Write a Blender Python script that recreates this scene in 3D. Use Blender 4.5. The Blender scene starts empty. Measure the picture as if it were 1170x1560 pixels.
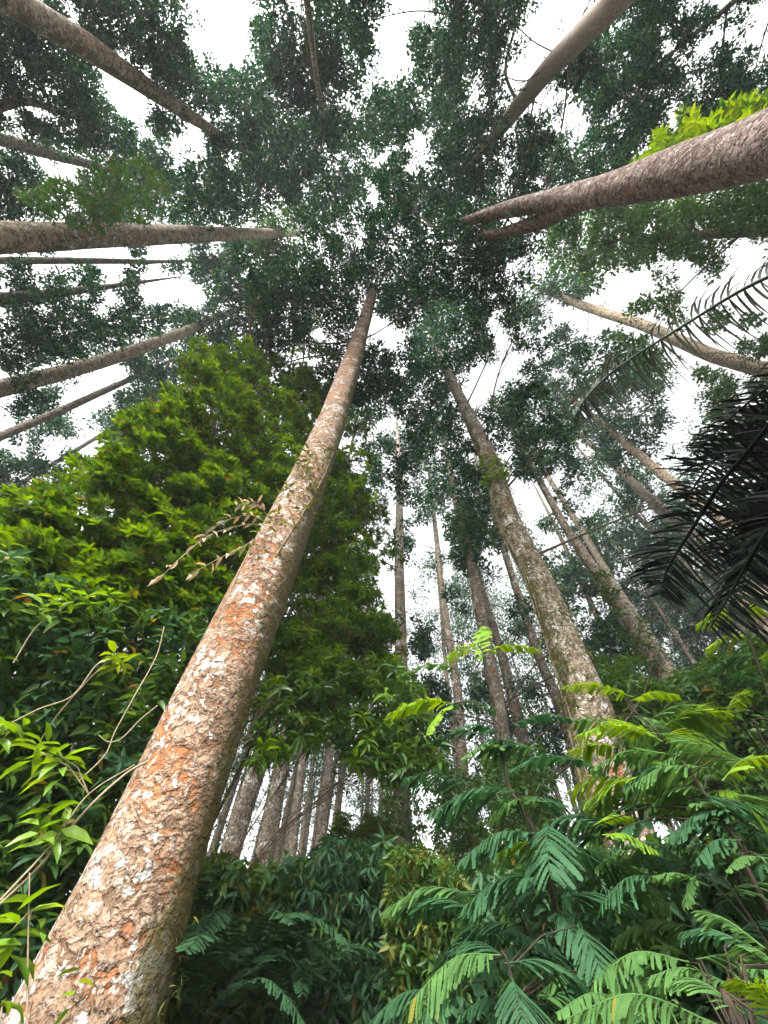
import bpy, math, random
import numpy as np
from mathutils import Vector, Matrix

rng = np.random.default_rng(7)
random.seed(7)
S = bpy.context.scene
COL = S.collection
R_ = math.radians
HAZE = .0012

# ------------------------------------------------------------------ camera
PW, PH, F = 1170.0, 1560.0, 590.0
ZX, ZY = 15.0, 410.0                       # where straight up lands, from the centre
PITCH = math.asin(F / math.sqrt(F * F + ZX * ZX + ZY * ZY))
ROLL = math.atan2(ZX, ZY)
CAM = np.array([0.0, 0.0, 1.6])
fw = np.array([0, math.cos(PITCH), math.sin(PITCH)])
r0 = np.array([1.0, 0, 0]); u0 = np.array([0, -math.sin(PITCH), math.cos(PITCH)])
rt = math.cos(ROLL) * r0 + math.sin(ROLL) * u0
up = -math.sin(ROLL) * r0 + math.cos(ROLL) * u0

def ray(px, py):
    px = np.asarray(px, float); py = np.asarray(py, float)
    d = (px - PW / 2)[..., None] * rt + (PH / 2 - py)[..., None] * up + F * fw
    return d / np.linalg.norm(d, axis=-1, keepdims=True)
def atd(px, py, d): return CAM + ray(px, py) * np.asarray(d, float)[..., None]
def atR(px, py, R):
    v = ray(px, py); h = np.hypot(v[..., 0], v[..., 1])
    return CAM + v * (np.asarray(R, float) / h)[..., None]
def proj(p):
    q = np.asarray(p, float) - CAM
    z = q @ fw
    return np.stack([PW / 2 + F * (q @ rt) / z, PH / 2 - F * (q @ up) / z], -1)

cd = bpy.data.cameras.new('camera'); cam = bpy.data.objects.new('camera', cd); COL.objects.link(cam)
cd.sensor_fit = 'VERTICAL'; cd.sensor_height = 36; cd.lens = F / PH * 36
cd.clip_start = 0.05; cd.clip_end = 5000
M = Matrix.Identity(4)
for i in range(3):
    M[i][0], M[i][1], M[i][2], M[i][3] = rt[i], up[i], -fw[i], CAM[i]
cam.matrix_world = M
S.camera = cam

# ------------------------------------------------------------------ light
SUN_EL, SUN_AZ = R_(48), R_(205)            # azimuth clockwise from +Y: behind the camera, to the left
w = bpy.data.worlds.new("World"); S.world = w; w.use_nodes = True
nt = w.node_tree; bg = nt.nodes['Background']
sk = nt.nodes.new('ShaderNodeTexSky'); sk.sky_type = 'NISHITA'; sk.sun_disc = False
sk.sun_elevation = SUN_EL; sk.sun_rotation = SUN_AZ; sk.dust_density = 6; sk.air_density = 1.0; sk.ozone_density = 1
hs = nt.nodes.new('ShaderNodeHueSaturation'); hs.inputs['Saturation'].default_value = 0.06
nt.links.new(sk.outputs[0], hs.inputs['Color']); nt.links.new(hs.outputs[0], bg.inputs['Color'])
bg.inputs['Strength'].default_value = 0.15
sl = bpy.data.lights.new('sun', 'SUN'); sl.energy = 1.2; sl.angle = R_(16); sl.color = (1, 0.95, 0.87)
so = bpy.data.objects.new('sun', sl); COL.objects.link(so)
sd = Vector((math.sin(SUN_AZ) * math.cos(SUN_EL), math.cos(SUN_AZ) * math.cos(SUN_EL), math.sin(SUN_EL)))
so.rotation_euler = sd.to_track_quat('Z', 'Y').to_euler()
S.view_settings.view_transform = 'Standard'; S.view_settings.look = 'None'
S.view_settings.exposure = 2.25; S.view_settings.gamma = 1; S.view_settings.use_curve_mapping = False
c = S.cycles
c.max_bounces = 7; c.diffuse_bounces = 4; c.glossy_bounces = 2; c.transmission_bounces = 5; c.volume_bounces = 1
c.use_denoising = True; c.caustics_reflective = False; c.caustics_refractive = False

# ------------------------------------------------------------------ materials
def newmat(name):
    m = bpy.data.materials.new(name); m.use_nodes = True
    n = m.node_tree; n.nodes.clear()
    out = n.nodes.new('ShaderNodeOutputMaterial')
    return m, n, out
def ramp(n, stops, interp='LINEAR'):
    r = n.nodes.new('ShaderNodeValToRGB'); e = r.color_ramp; e.interpolation = interp
    while len(e.elements) < len(stops): e.elements.new(0.5)
    for el, (p, col) in zip(e.elements, stops):
        el.position = p; el.color = (*col, 1) if not isinstance(col, (int, float)) else (col, col, col, 1)
    return r
def leafmat(name, cols, rough=0.45, transl=0.35, tcol=None, spec=0.35, old=None):
    m, n, out = newmat(name); L = n.links.new
    g = n.nodes.new('ShaderNodeNewGeometry')
    k = len(cols)
    r = ramp(n, [(i / (k - 1) if k > 1 else 0, cc) for i, cc in enumerate(cols)])
    if old:                                    # the odd yellowed or browned leaf
        r.color_ramp.elements[-1].position = .975
        for p_, c_ in ((.984, old), (1.0, tuple(v * .7 for v in old))):
            el = r.color_ramp.elements.new(p_); el.color = (*c_, 1)
    L(g.outputs['Random Per Island'], r.inputs[0])
    tx = n.nodes.new('ShaderNodeTexCoord'); no = n.nodes.new('ShaderNodeTexNoise'); no.inputs['Scale'].default_value = 9; no.inputs['Detail'].default_value = 3
    L(tx.outputs['Object'], no.inputs['Vector'])
    mp = n.nodes.new('ShaderNodeMapRange'); mp.inputs[1].default_value = .3; mp.inputs[2].default_value = .7; mp.inputs[3].default_value = .75; mp.inputs[4].default_value = 1.25
    L(no.outputs[0], mp.inputs[0])
    hv = n.nodes.new('ShaderNodeHueSaturation'); L(r.outputs[0], hv.inputs['Color']); L(mp.outputs[0], hv.inputs['Value'])
    p = n.nodes.new('ShaderNodeBsdfPrincipled'); p.inputs['Roughness'].default_value = rough
    p.inputs['Specular IOR Level'].default_value = spec
    L(hv.outputs[0], p.inputs['Base Color'])
    t = n.nodes.new('ShaderNodeBsdfTranslucent')
    h2 = n.nodes.new('ShaderNodeHueSaturation'); h2.inputs['Hue'].default_value = 0.475; h2.inputs['Saturation'].default_value = 1.15; h2.inputs['Value'].default_value = 1.5
    L(hv.outputs[0], h2.inputs['Color']); L(h2.outputs[0], t.inputs['Color'])
    mx = n.nodes.new('ShaderNodeMixShader'); mx.inputs[0].default_value = transl
    L(p.outputs[0], mx.inputs[1]); L(t.outputs[0], mx.inputs[2]); L(mx.outputs[0], out.inputs['Surface'])
    return m

def barkmat(name, pal, scale=20, rust=0.5, lichen=0.5, moss=0.3, mossdir=(1, 0, 0), bump=0.02, zs=1.15, val=1.0):
    """flaking bark: scales of random tone, rusty fresh patches, pale lichen, green moss on one side"""
    m, n, out = newmat(name); L = n.links.new; N = n.nodes.new
    tx = N('ShaderNodeTexCoord')
    def math_(op, a, b=None, cl=False):
        q = N('ShaderNodeMath'); q.operation = op; q.use_clamp = cl
        for i, v in enumerate((a, b)):
            if v is None: continue
            if isinstance(v, (int, float)): q.inputs[i].default_value = v
            else: L(v, q.inputs[i])
        return q.outputs[0]
    def noise(sc, det=4, vec=None, rough=.55):
        q = N('ShaderNodeTexNoise'); q.inputs['Scale'].default_value = sc; q.inputs['Detail'].default_value = det; q.inputs['Roughness'].default_value = rough
        L(vec if vec is not None else tx.outputs['Object'], q.inputs['Vector']); return q
    def mixc(f, a, b):
        q = N('ShaderNodeMix'); q.data_type = 'RGBA'
        if isinstance(f, (int, float)): q.inputs[0].default_value = f
        else: L(f, q.inputs[0])
        for s, v in ((6, a), (7, b)):
            if isinstance(v, tuple): q.inputs[s].default_value = (*v, 1)
            else: L(v, q.inputs[s])
        return q.outputs[2]
    dn = noise(scale * .55, 4)
    sub = N('ShaderNodeVectorMath'); sub.operation = 'SUBTRACT'; L(dn.outputs['Color'], sub.inputs[0]); sub.inputs[1].default_value = (.5, .5, .5)
    scv = N('ShaderNodeVectorMath'); scv.operation = 'SCALE'; L(sub.outputs[0], scv.inputs[0]); scv.inputs['Scale'].default_value = 1.6 / scale
    add = N('ShaderNodeVectorMath'); add.operation = 'ADD'; L(tx.outputs['Object'], add.inputs[0]); L(scv.outputs[0], add.inputs[1])
    mpn = N('ShaderNodeMapping'); mpn.inputs['Scale'].default_value = (1, 1, zs); L(add.outputs[0], mpn.inputs['Vector'])
    V = mpn.outputs[0]
    def voro(sc, feat='F1'):
        q = N('ShaderNodeTexVoronoi'); q.feature = feat; q.inputs['Scale'].default_value = sc; L(V, q.inputs['Vector']); return q
    v1 = voro(scale); v2 = voro(scale * 2.3)
    s1 = N('ShaderNodeSeparateColor'); L(v1.outputs['Color'], s1.inputs[0])
    s2 = N('ShaderNodeSeparateColor'); L(v2.outputs['Color'], s2.inputs[0])
    def mask(src, lo, hi, inv=False):
        q = ramp(n, [(max(lo, 0.0), 1.0 if inv else 0.0), (min(hi, 1.0), 0.0 if inv else 1.0)]); L(src, q.inputs[0]); return q.outputs[0]
    big = noise(1.3, 3).outputs[0]; big2 = noise(4.3, 3).outputs[0]
    # under-bark: rusty where scales fell lately, brown elsewhere
    under = mixc(mask(noise(scale * .9, 4).outputs[0], .35, .65), pal[1], pal[3])
    rustc = mixc(mask(noise(scale * .7, 4).outputs[0], .38, .62), (.26, .095, .036), (.42, .185, .08))
    rmask = mask(math_('ADD', math_('MULTIPLY', big, 1.1), math_('MULTIPLY', noise(scale * .5, 3).outputs[0], .45)), .94 - rust * .30, 1.02 - rust * .30)
    col = mixc(math_('MULTIPLY', rmask, .9), under, rustc)
    # three generations of scales with ragged outlines
    hs_ = None
    lines = None
    for (sc_, thr, ia, ib, sd_) in ((.62, .50, 0, 4, 0), (1.05, .535, 2, 0, 1), (1.7, .57, 5, 2, 2)):
        nn = N('ShaderNodeTexNoise'); nn.inputs['Scale'].default_value = scale * sc_; nn.inputs['Detail'].default_value = 2.5; nn.inputs['Roughness'].default_value = .5; nn.inputs['Distortion'].default_value = .5
        of = N('ShaderNodeVectorMath'); of.operation = 'ADD'; L(V, of.inputs[0]); of.inputs[1].default_value = (3.7 * sd_, 1.3 * sd_, 5.1 * sd_); L(of.outputs[0], nn.inputs['Vector'])
        src = math_('ADD', nn.outputs[0], math_('MULTIPLY', math_('SUBTRACT', s1.outputs[sd_], .5), .12))
        src = math_('ADD', src, math_('MULTIPLY', math_('SUBTRACT', big2, .5), .25))
        mk = mask(src, thr, thr + .012); edge = math_('MULTIPLY', mask(src, thr - .035, thr), mask(src, thr, thr + .006, True))
        tone = mixc(s2.outputs[sd_], pal[ia % len(pal)], pal[ib % len(pal)])
        inner = mask(src, thr, thr + .10); tone = mixc(inner, mixc(.55, tone, pal[3]), tone)
        col = mixc(math_('MULTIPLY', edge, .55), col, (.07, .04, .025))  # thin shadow line along each scale's rim, painted into the colour
        col = mixc(math_('MULTIPLY', mk, .92), col, tone)
        w_ = math_('ADD', math_('MULTIPLY', mk, (1.0, .8, .6)[sd_]), math_('MULTIPLY', src, (2.2, 1.6, 1.0)[sd_])); hs_ = w_ if hs_ is None else math_('ADD', hs_, w_)
    gn = noise(scale * 5, 5); gm = N('ShaderNodeMapRange'); gm.inputs[1].default_value = .3; gm.inputs[2].default_value = .7; gm.inputs[3].default_value = .72; gm.inputs[4].default_value = 1.2
    L(gn.outputs[0], gm.inputs[0])
    hv = N('ShaderNodeHueSaturation'); L(col, hv.inputs['Color']); L(gm.outputs[0], hv.inputs['Value']); col = hv.outputs[0]
    # lichen: clusters of pale blotches
    ls = math_('ADD', math_('MULTIPLY', noise(scale * 1.25, 3).outputs[0], .6), math_('MULTIPLY', noise(3.1, 3).outputs[0], .55))
    col = mixc(math_('MULTIPLY', mask(ls, .76 - lichen * .16, .775 - lichen * .16), .9), col, mixc(noise(30, 3).outputs[0], (.40, .375, .345), (.60, .58, .54)))
    geo = N('ShaderNodeNewGeometry'); dt = N('ShaderNodeVectorMath'); dt.operation = 'DOT_PRODUCT'; L(geo.outputs['Normal'], dt.inputs[0]); dt.inputs[1].default_value = mossdir
    mn = noise(3.0, 6); ms = math_('ADD', math_('MULTIPLY', dt.outputs['Value'], .55), math_('ADD', math_('MULTIPLY', mn.outputs[0], .7), math_('MULTIPLY', noise(24, 4).outputs[0], .3)))
    mfo = mask(ms, 1.15 - moss * .5, 1.3 - moss * .5)
    mc = mixc(noise(45, 3).outputs[0], (.03, .035, .008), (.12, .105, .03))
    col = mixc(math_('MULTIPLY', mfo, .85), col, mc)
    if val != 1.0:
        h3 = N('ShaderNodeHueSaturation'); L(col, h3.inputs['Color']); h3.inputs['Value'].default_value = val; col = h3.outputs[0]
    p = N('ShaderNodeBsdfPrincipled'); p.inputs['Roughness'].default_value = .85; p.inputs['Specular IOR Level'].default_value = .2
    L(col, p.inputs['Base Color'])
    hgt = math_('ADD', hs_, math_('MULTIPLY', gn.outputs[0], .5))
    hgt = math_('ADD', hgt, math_('MULTIPLY', mfo, math_('MULTIPLY', noise(60, 4).outputs[0], 1.5)))
    b = N('ShaderNodeBump'); b.inputs['Strength'].default_value = .9; b.inputs['Distance'].default_value = bump
    L(hgt, b.inputs['Height']); L(b.outputs[0], p.inputs['Normal'])
    L(p.outputs[0], out.inputs['Surface'])
    return m
def plainmat(name, a, b, sc=30, rough=.8):
    m, n, out = newmat(name); L = n.links.new
    tx = n.nodes.new('ShaderNodeTexCoord'); no = n.nodes.new('ShaderNodeTexNoise'); no.inputs['Scale'].default_value = sc; no.inputs['Detail'].default_value = 5
    L(tx.outputs['Object'], no.inputs['Vector']); r = ramp(n, [(.3, a), (.7, b)]); L(no.outputs[0], r.inputs[0])
    p = n.nodes.new('ShaderNodeBsdfPrincipled'); p.inputs['Roughness'].default_value = rough; p.inputs['Specular IOR Level'].default_value = .25
    L(r.outputs[0], p.inputs['Base Color'])
    bp = n.nodes.new('ShaderNodeBump'); bp.inputs['Strength'].default_value = .5; bp.inputs['Distance'].default_value = .01; L(no.outputs[0], bp.inputs['Height']); L(bp.outputs[0], p.inputs['Normal'])
    L(p.outputs[0], out.inputs['Surface']); return m

PAL_MAIN = [(.33, .205, .125), (.21, .135, .08), (.39, .285, .205), (.145, .095, .06), (.34, .225, .155), (.43, .355, .29), (.25, .175, .11), (.27, .22, .17)]
PAL_GREY = [(.26, .21, .145), (.16, .125, .09), (.34, .285, .21), (.095, .075, .055), (.29, .215, .15), (.41, .365, .29)]
PAL_PINK = [(.30, .205, .165), (.17, .105, .08), (.38, .30, .255), (.10, .065, .05), (.33, .23, .185), (.44, .38, .34)]
PAL_TAN = [(.32, .24, .15), (.15, .115, .075), (.40, .31, .20), (.085, .065, .045), (.36, .25, .15), (.44, .38, .28)]
PAL_SMOOTH = [(.36, .285, .225), (.40, .32, .255), (.31, .25, .20), (.42, .345, .28)]
B_MAIN = barkmat('bark_main', PAL_MAIN, 12.5, rust=.66, lichen=.78, moss=.80, mossdir=(.95, .25, 0), bump=.02)
B_GREY = barkmat('bark_grey', PAL_GREY, 13, rust=.25, lichen=.74, val=1.15, moss=.38, mossdir=(-.9, -.2, 0), bump=.03)
B_TAN = barkmat('bark_tan', PAL_TAN, 10, rust=.0, lichen=.4, moss=.35, mossdir=(.3, .9, 0), bump=.03, val=1.05)
B_PINK = barkmat('bark_pink', PAL_PINK, 15, rust=.2, lichen=.4, moss=.05, mossdir=(0, 1, 0), bump=.035)
B_SMOOTH = barkmat('bark_smooth', PAL_SMOOTH, 9, rust=.1, lichen=.1, moss=.05, bump=.012)
B_FAR = barkmat('bark_far', PAL_GREY, 10, rust=-.1, lichen=.2, moss=.3, bump=.03, val=.7)
TWIG = plainmat('twig', (.05, .035, .022), (.11, .08, .05))
VINE = plainmat('vine_stem', (.22, .17, .10), (.34, .28, .18))
DARKSTEM = plainmat('dark_stem', (.02, .016, .012), (.05, .035, .02))
L_CAN = leafmat('leaf_canopy', [(.006, .034, .022), (.012, .052, .030), (.008, .038, .026), (.022, .072, .026), (.05, .115, .028)], .5, .3, spec=.2)
L_CAN2 = leafmat('leaf_canopy_green', [(.022, .075, .022), (.04, .11, .026), (.06, .13, .03)], .5, .34, spec=.25, old=(0.2, 0.16, 0.03))
L_BUSH = leafmat('leaf_broad', [(.055, .125, .016), (.10, .195, .022), (.075, .155, .02), (.15, .25, .028)], .38, .4, old=(0.26, 0.2, 0.03))
L_UNDER = leafmat('leaf_under', [(.03, .085, .016), (.055, .125, .02), (.042, .10, .022), (.08, .15, .026)], .38, .36, old=(0.2, 0.14, 0.03))
L_LIME = leafmat('leaf_lime', [(.13, .22, .02), (.19, .30, .03), (.22, .30, .03)], .4, .4)
L_SHOOT = leafmat('leaf_shoot', [(.09, .19, .02), (.13, .26, .03), (.17, .28, .03)], .38, .4)
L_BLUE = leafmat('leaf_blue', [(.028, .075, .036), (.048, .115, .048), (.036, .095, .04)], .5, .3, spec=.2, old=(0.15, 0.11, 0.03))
L_OLIVE = leafmat('leaf_olive', [(.06, .085, .016), (.10, .12, .02), (.14, .145, .025), (.04, .075, .016)], .45, .34, spec=.2)
L_DRY = leafmat('leaf_dry', [(.42, .26, .14), (.50, .36, .22), (.36, .30, .17), (.22, .25, .13), (.55, .40, .28)], .5, .25)
L_PALM_SHADE = leafmat('leaf_palm_shade', [(.001, .0016, .0012), (.002, .0034, .0024), (.014, .02, .014)], .65, .02, spec=.03)  # the palm's deep shade is put into this near-black leaf colour
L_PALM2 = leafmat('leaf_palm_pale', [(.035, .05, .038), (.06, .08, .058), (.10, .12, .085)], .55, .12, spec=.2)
L_MD = leafmat('frond_dark', [(.030, .082, .036), (.044, .112, .05), (.036, .096, .042)], .6, .34, spec=.12, old=(0.2, 0.17, 0.03))
L_MM = leafmat('frond_mid', [(.065, .15, .042), (.088, .185, .055), (.075, .165, .048)], .6, .36, spec=.12, old=(0.22, 0.2, 0.03))
L_ML = leafmat('frond_lime', [(.12, .23, .022), (.15, .28, .026), (.19, .29, .028)], .55, .38, spec=.15)
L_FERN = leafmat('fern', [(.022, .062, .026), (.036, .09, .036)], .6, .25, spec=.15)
SOIL = plainmat('forest_floor', (.018, .014, .009), (.05, .04, .022), 4)

# ------------------------------------------------------------------ mesh helpers
def nrm(v): return v / np.maximum(np.linalg.norm(v, axis=-1, keepdims=True), 1e-9)
class MB:
    def __init__(s): s.v = []; s.q = []; s.t = []; s.n = 0
    def add(s, v, quads=None, tris=None):
        v = np.asarray(v, float).reshape(-1, 3); s.v.append(v)
        if quads is not None and len(quads): s.q.append(np.asarray(quads, int).reshape(-1, 4) + s.n)
        if tris is not None and len(tris): s.t.append(np.asarray(tris, int).reshape(-1, 3) + s.n)
        s.n += len(v)
    def tube(s, pts, rad, sides=8, cap=True, wob=0.0):
        pts = np.asarray(pts, float); k = len(pts); rad = np.broadcast_to(np.asarray(rad, float), (k,))
        t = nrm(np.gradient(pts, axis=0))
        ref = np.array([1.0, 0, 0]) if abs(t[0][0]) < .8 else np.array([0, 1.0, 0])
        a = nrm(ref - t * (t @ ref)[:, None]); b = np.cross(t, a)
        th = np.arange(sides) * 2 * math.pi / sides
        rr = rad[:, None] * np.ones(sides)
        if wob:
            z = np.cumsum(np.r_[0, np.linalg.norm(np.diff(pts, axis=0), axis=1)])
            p1, p2, p3 = rng.uniform(0, 6.28, 3)
            rr = rr * (1 + wob * (np.sin(2 * th + z[:, None] * .5 + p1) + .7 * np.sin(3 * th - z[:, None] * 1.3 + p2) + .5 * np.sin(z[:, None] * 3.1 + th + p3)))
        ring = pts[:, None, :] + rr[..., None] * (np.cos(th)[None, :, None] * a[:, None, :] + np.sin(th)[None, :, None] * b[:, None, :])
        i = np.arange(k - 1)[:, None] * sides; j = np.arange(sides)[None, :]; j2 = (j + 1) % sides
        q = np.stack([i + j, i + j2, i + sides + j2, i + sides + j], -1).reshape(-1, 4)
        v = ring.reshape(-1, 3); tr = None
        if cap:
            v = np.r_[v, pts[-1:][:, :] + t[-1] * rad[-1]]; e = (k - 1) * sides
            tr = np.stack([e + j[0], e + j2[0], np.full(sides, k * sides)], -1)
        s.add(v, q, tr)
    def build(s, name, mat, parent=None, smooth=False, origin=None):
        v = np.concatenate(s.v) if s.v else np.zeros((0, 3))
        o0 = np.array(parent.location) if parent is not None and origin is None else (np.zeros(3) if origin is None else np.asarray(origin))
        q = np.concatenate(s.q) if s.q else np.zeros((0, 4), int); t = np.concatenate(s.t) if s.t else np.zeros((0, 3), int)
        me = bpy.data.meshes.new(name); me.vertices.add(len(v)); me.vertices.foreach_set('co', (v - o0).astype(np.float32).ravel())
        nl = q.size + t.size; me.loops.add(nl); me.loops.foreach_set('vertex_index', np.r_[q.ravel(), t.ravel()].astype(np.int32))
        npoly = len(q) + len(t); me.polygons.add(npoly)
        st = np.r_[np.arange(len(q)) * 4, q.size + np.arange(len(t)) * 3].astype(np.int32)
        me.polygons.foreach_set('loop_start', st)
        if smooth: me.polygons.foreach_set('use_smooth', np.ones(npoly, bool))
        me.materials.append(mat); me.update(calc_edges=True)
        o = bpy.data.objects.new(name, me); COL.objects.link(o)
        if parent is not None: o.parent = parent
        elif origin is not None: o.location = origin
        return o
def thing(name, label, cat, loc, group=None, kind=None):
    o = bpy.data.objects.new(name, None); COL.objects.link(o); o.location = tuple(float(x) for x in loc)
    o.empty_display_size = .3; o['label'] = label; o['category'] = cat
    if group: o['group'] = group
    if kind: o['kind'] = kind
    return o
def catmull(p, n):
    p = np.asarray(p, float); k = len(p)
    P = np.r_[[2 * p[0] - p[1]], p, [2 * p[-1] - p[-2]]]
    out = []
    for i in range(k - 1):
        a, b, c_, d = P[i:i + 4]
        for t in np.linspace(0, 1, n, endpoint=False):
            out.append(.5 * (2 * b + (c_ - a) * t + (2 * a - 5 * b + 4 * c_ - d) * t * t + (3 * b - a - 3 * c_ + d) * t ** 3))
    out.append(p[-1]); return np.array(out)

# leaf templates: along, across, up
T_DIA = (np.array([[0, 0, 0], [.45, .5, .06], [1, 0, -.05], [.45, -.5, .06]]), np.array([[0, 1, 2, 3]]), None)
T_LEAF = (np.array([[0, 0, 0], [.3, 0, -.02], [.66, 0, -.06], [1, 0, -.2], [.28, .46, .07], [.64, .38, .02], [.28, -.46, .07], [.64, -.38, .02]]),
          np.array([[1, 2, 5, 4], [1, 6, 7, 2]]), np.array([[0, 1, 4], [0, 6, 1], [2, 3, 5], [2, 7, 3]]))
def leaves(mb, P, D, N, Ln, Wd, tmpl=T_LEAF, droop=1.0):
    P = np.asarray(P, float); D = nrm(np.asarray(D, float)); N = np.asarray(N, float)
    N = nrm(N - D * np.sum(N * D, 1, keepdims=True)); B = np.cross(N, D)
    tv, q, t = tmpl; n = len(P); k = len(tv)
    Ln = np.broadcast_to(Ln, (n,)); Wd = np.broadcast_to(Wd, (n,))
    v = P[:, None] + D[:, None] * (tv[None, :, 0:1] * Ln[:, None, None]) + B[:, None] * (tv[None, :, 1:2] * Wd[:, None, None]) + N[:, None] * (tv[None, :, 2:3] * Ln[:, None, None] * droop)
    off = (np.arange(n) * k)[:, None, None]
    mb.add(v.reshape(-1, 3), None if q is None else (q[None] + off).reshape(-1, 4), None if t is None else (t[None] + off).reshape(-1, 3))
def rdir(n): return nrm(rng.normal(size=(n, 3)))

# ------------------------------------------------------------------ ground
def ground_z(x, y): return .25 * np.sin(x * .31 + 1.0) * np.cos(y * .23) - .12 + .006 * np.maximum(np.hypot(x, y) - 12, 0)
g = MB(); gs = np.concatenate([np.linspace(-180, -60, 8), np.linspace(-50, 50, 101), np.linspace(60, 180, 8)])
GX, GY = np.meshgrid(gs, gs); k = len(gs)
gv = np.stack([GX, GY, ground_z(GX, GY) - 0.0 * GX], -1); gv[..., 2] = np.minimum(gv[..., 2], 1.0)
ii, jj = np.meshgrid(np.arange(k - 1), np.arange(k - 1)); a = ii * k + jj
g.add(gv.reshape(-1, 3), np.stack([a, a + 1, a + k + 1, a + k], -1).reshape(-1, 4))
go = g.build('ground', SOIL, smooth=True); go['kind'] = 'structure'; go['label'] = 'dark forest floor under the trees'

hz = MB(); hv = np.array([[x, y, z] for z in (-3.0, 46.0) for y in (-190.0, 190.0) for x in (-190.0, 190.0)])
hz.add(hv, [[0, 2, 3, 1], [4, 5, 7, 6], [0, 1, 5, 4], [1, 3, 7, 5], [3, 2, 6, 7], [2, 0, 4, 6]])
hm, hn, hout = newmat('haze'); pv = hn.nodes.new('ShaderNodeVolumePrincipled'); pv.inputs['Density'].default_value = HAZE; pv.inputs['Color'].default_value = (.93, .97, 1, 1)
hn.links.new(pv.outputs[0], hout.inputs['Volume'])
ho = hz.build('haze', hm); ho['kind'] = 'stuff'; ho['label'] = 'thin pale mist in the air of the forest'
# ------------------------------------------------------------------ tall trees
TREES = []
def tall_tree(label, nodes, r, mat, rtop=.92, extra=6.0, sides=18, ref=0, crown=L_CAN, zc=None, fork=None, group=None, hidden=False):
    """nodes: (px, py, width across the trunk in photo px) from low to high; r: real radius at node `ref`"""
    fac = np.array([q[3] if len(q) > 3 else np.nan for q in nodes]); nodes = np.array([q[:3] for q in nodes], float); px, py, wp = nodes.T
    ax = np.gradient(np.stack([px, py], -1), axis=0); ax = nrm(ax)
    P1 = atR(px, py, np.ones(len(px)))                       # at R = 1
    h = (P1 - CAM)[:, :2]; hp = np.stack([-h[:, 1], h[:, 0], 0 * h[:, 0]], -1); hp = nrm(hp)
    e = 1e-3; dpx = (proj(P1 + hp * e) - proj(P1 - hp * e)) / (2 * e)
    per = np.abs(dpx[:, 0] * ax[:, 1] - dpx[:, 1] * ax[:, 0])   # px per metre at R = 1
    rad1 = wp / 2 / per
    R0 = r / rad1[ref]
    z1 = (P1[:, 2] - CAM[2]) * R0; t = np.clip((z1 - z1[0]) / max(z1[-1] - z1[0], 1e-6), 0, 1)
    R = R0 * (1 + (rtop - 1) * t)
    R = np.where(np.isnan(fac), R, R0 * np.nan_to_num(fac)); P = atR(px, py, R); rad = rad1 * R
    rad = np.minimum(rad, np.r_[rad[0], np.minimum.accumulate(rad)[:-1] * 1.02])
    # down to the ground, flaring at the root
    base = P[0] + (P[0] - P[1]) / max(P[1][2] - P[0][2], 1e-6) * 0.0
    zg = float(ground_z(base[0], base[1]))
    zz = np.linspace(zg - .3, P[0][2], max(3, int((P[0][2] - zg) / 1.2) + 2))[:-1]
    low = np.stack([np.full_like(zz, P[0][0]), np.full_like(zz, P[0][1]), zz], -1)
    rl = rad[0] * (1 + .03 * (P[0][2] - zz) / 2 + .5 * np.exp(-(zz - zg) / .35))
    rl = np.minimum(rl, rad[0] * 1.7)
    d = nrm(P[-1] - P[-2]); d = nrm(d * .5 + np.array([0, 0, .5]))
    ex = np.array([P[-1] + d * extra * s for s in (.33, .66, 1)]); rex = rad[-1] * np.array([.75, .5, .15])
    A = np.r_[low, P, ex]; RR = np.r_[rl, rad, rex]
    # densify
    ss = np.r_[0, np.cumsum(np.linalg.norm(np.diff(A, axis=0), axis=1))]
    st = np.linspace(0, ss[-1], max(20, int(ss[-1] / .35)))
    AA = np.stack([np.interp(st, ss, A[:, i]) for i in range(3)], -1); RA = np.interp(st, ss, RR)
    for _ in range(2): AA[1:-1] = (AA[:-2] + 2 * AA[1:-1] + AA[2:]) / 4
    root = thing('tall_tree', label, 'tree', (A[0][0], A[0][1], zg), group)
    mb = MB(); mb.tube(AA, RA, sides, wob=.02)
    if fork is not None:
        for (fn, fr) in fork:
            fp = np.array([atR(a_, b_, R0 * c_) for a_, b_, c_ in fn]); fp = catmull(fp, 5)
            mb.tube(fp, np.interp(np.linspace(0, 1, len(fp)), np.linspace(0, 1, len(fr)), fr), 12, wob=.02)
    mb.build('trunk', mat, root, smooth=True)
    dm = 0
    for q_ in range(0 if hidden or sides > 60 or mat is B_PINK else 5):
        zq = rng.uniform(4, max(5, P[-1][2] - 1)); b_ = np.array([np.interp(zq, AA[:, 2], AA[:, i]) for i in range(3)]); an = rng.uniform(0, 6.28); l_ = rng.uniform(.35, 1.5)
        d_ = np.array([math.cos(an), math.sin(an), rng.uniform(.1, .7)]); tw = MB(); rq = float(np.interp(zq, AA[:, 2], RA)); b_ = b_ + nrm(d_ * [1, 1, 0]) * rq * .8
        tw.tube(catmull([b_, b_ + d_ * l_ * .5 + rng.normal(size=3) * .08, b_ + d_ * l_ + rng.normal(size=3) * .15], 4), np.linspace(.018, .004, 9), 5); tw.build('dead_branch', TWIG, root)
    TREES.append(dict(px=np.stack([px, py, wp, np.linalg.norm(P - CAM, axis=1)], -1) if not hidden else np.zeros((0, 4)), root=root, A=AA, R=RA, zc=zc if zc is not None else max(4.0, P[-1][2] - 5), zt=AA[-1][2], mat=mat, leaf=crown, R0=R0, mb=[], cl=[]))
    return TREES[-1]

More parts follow.
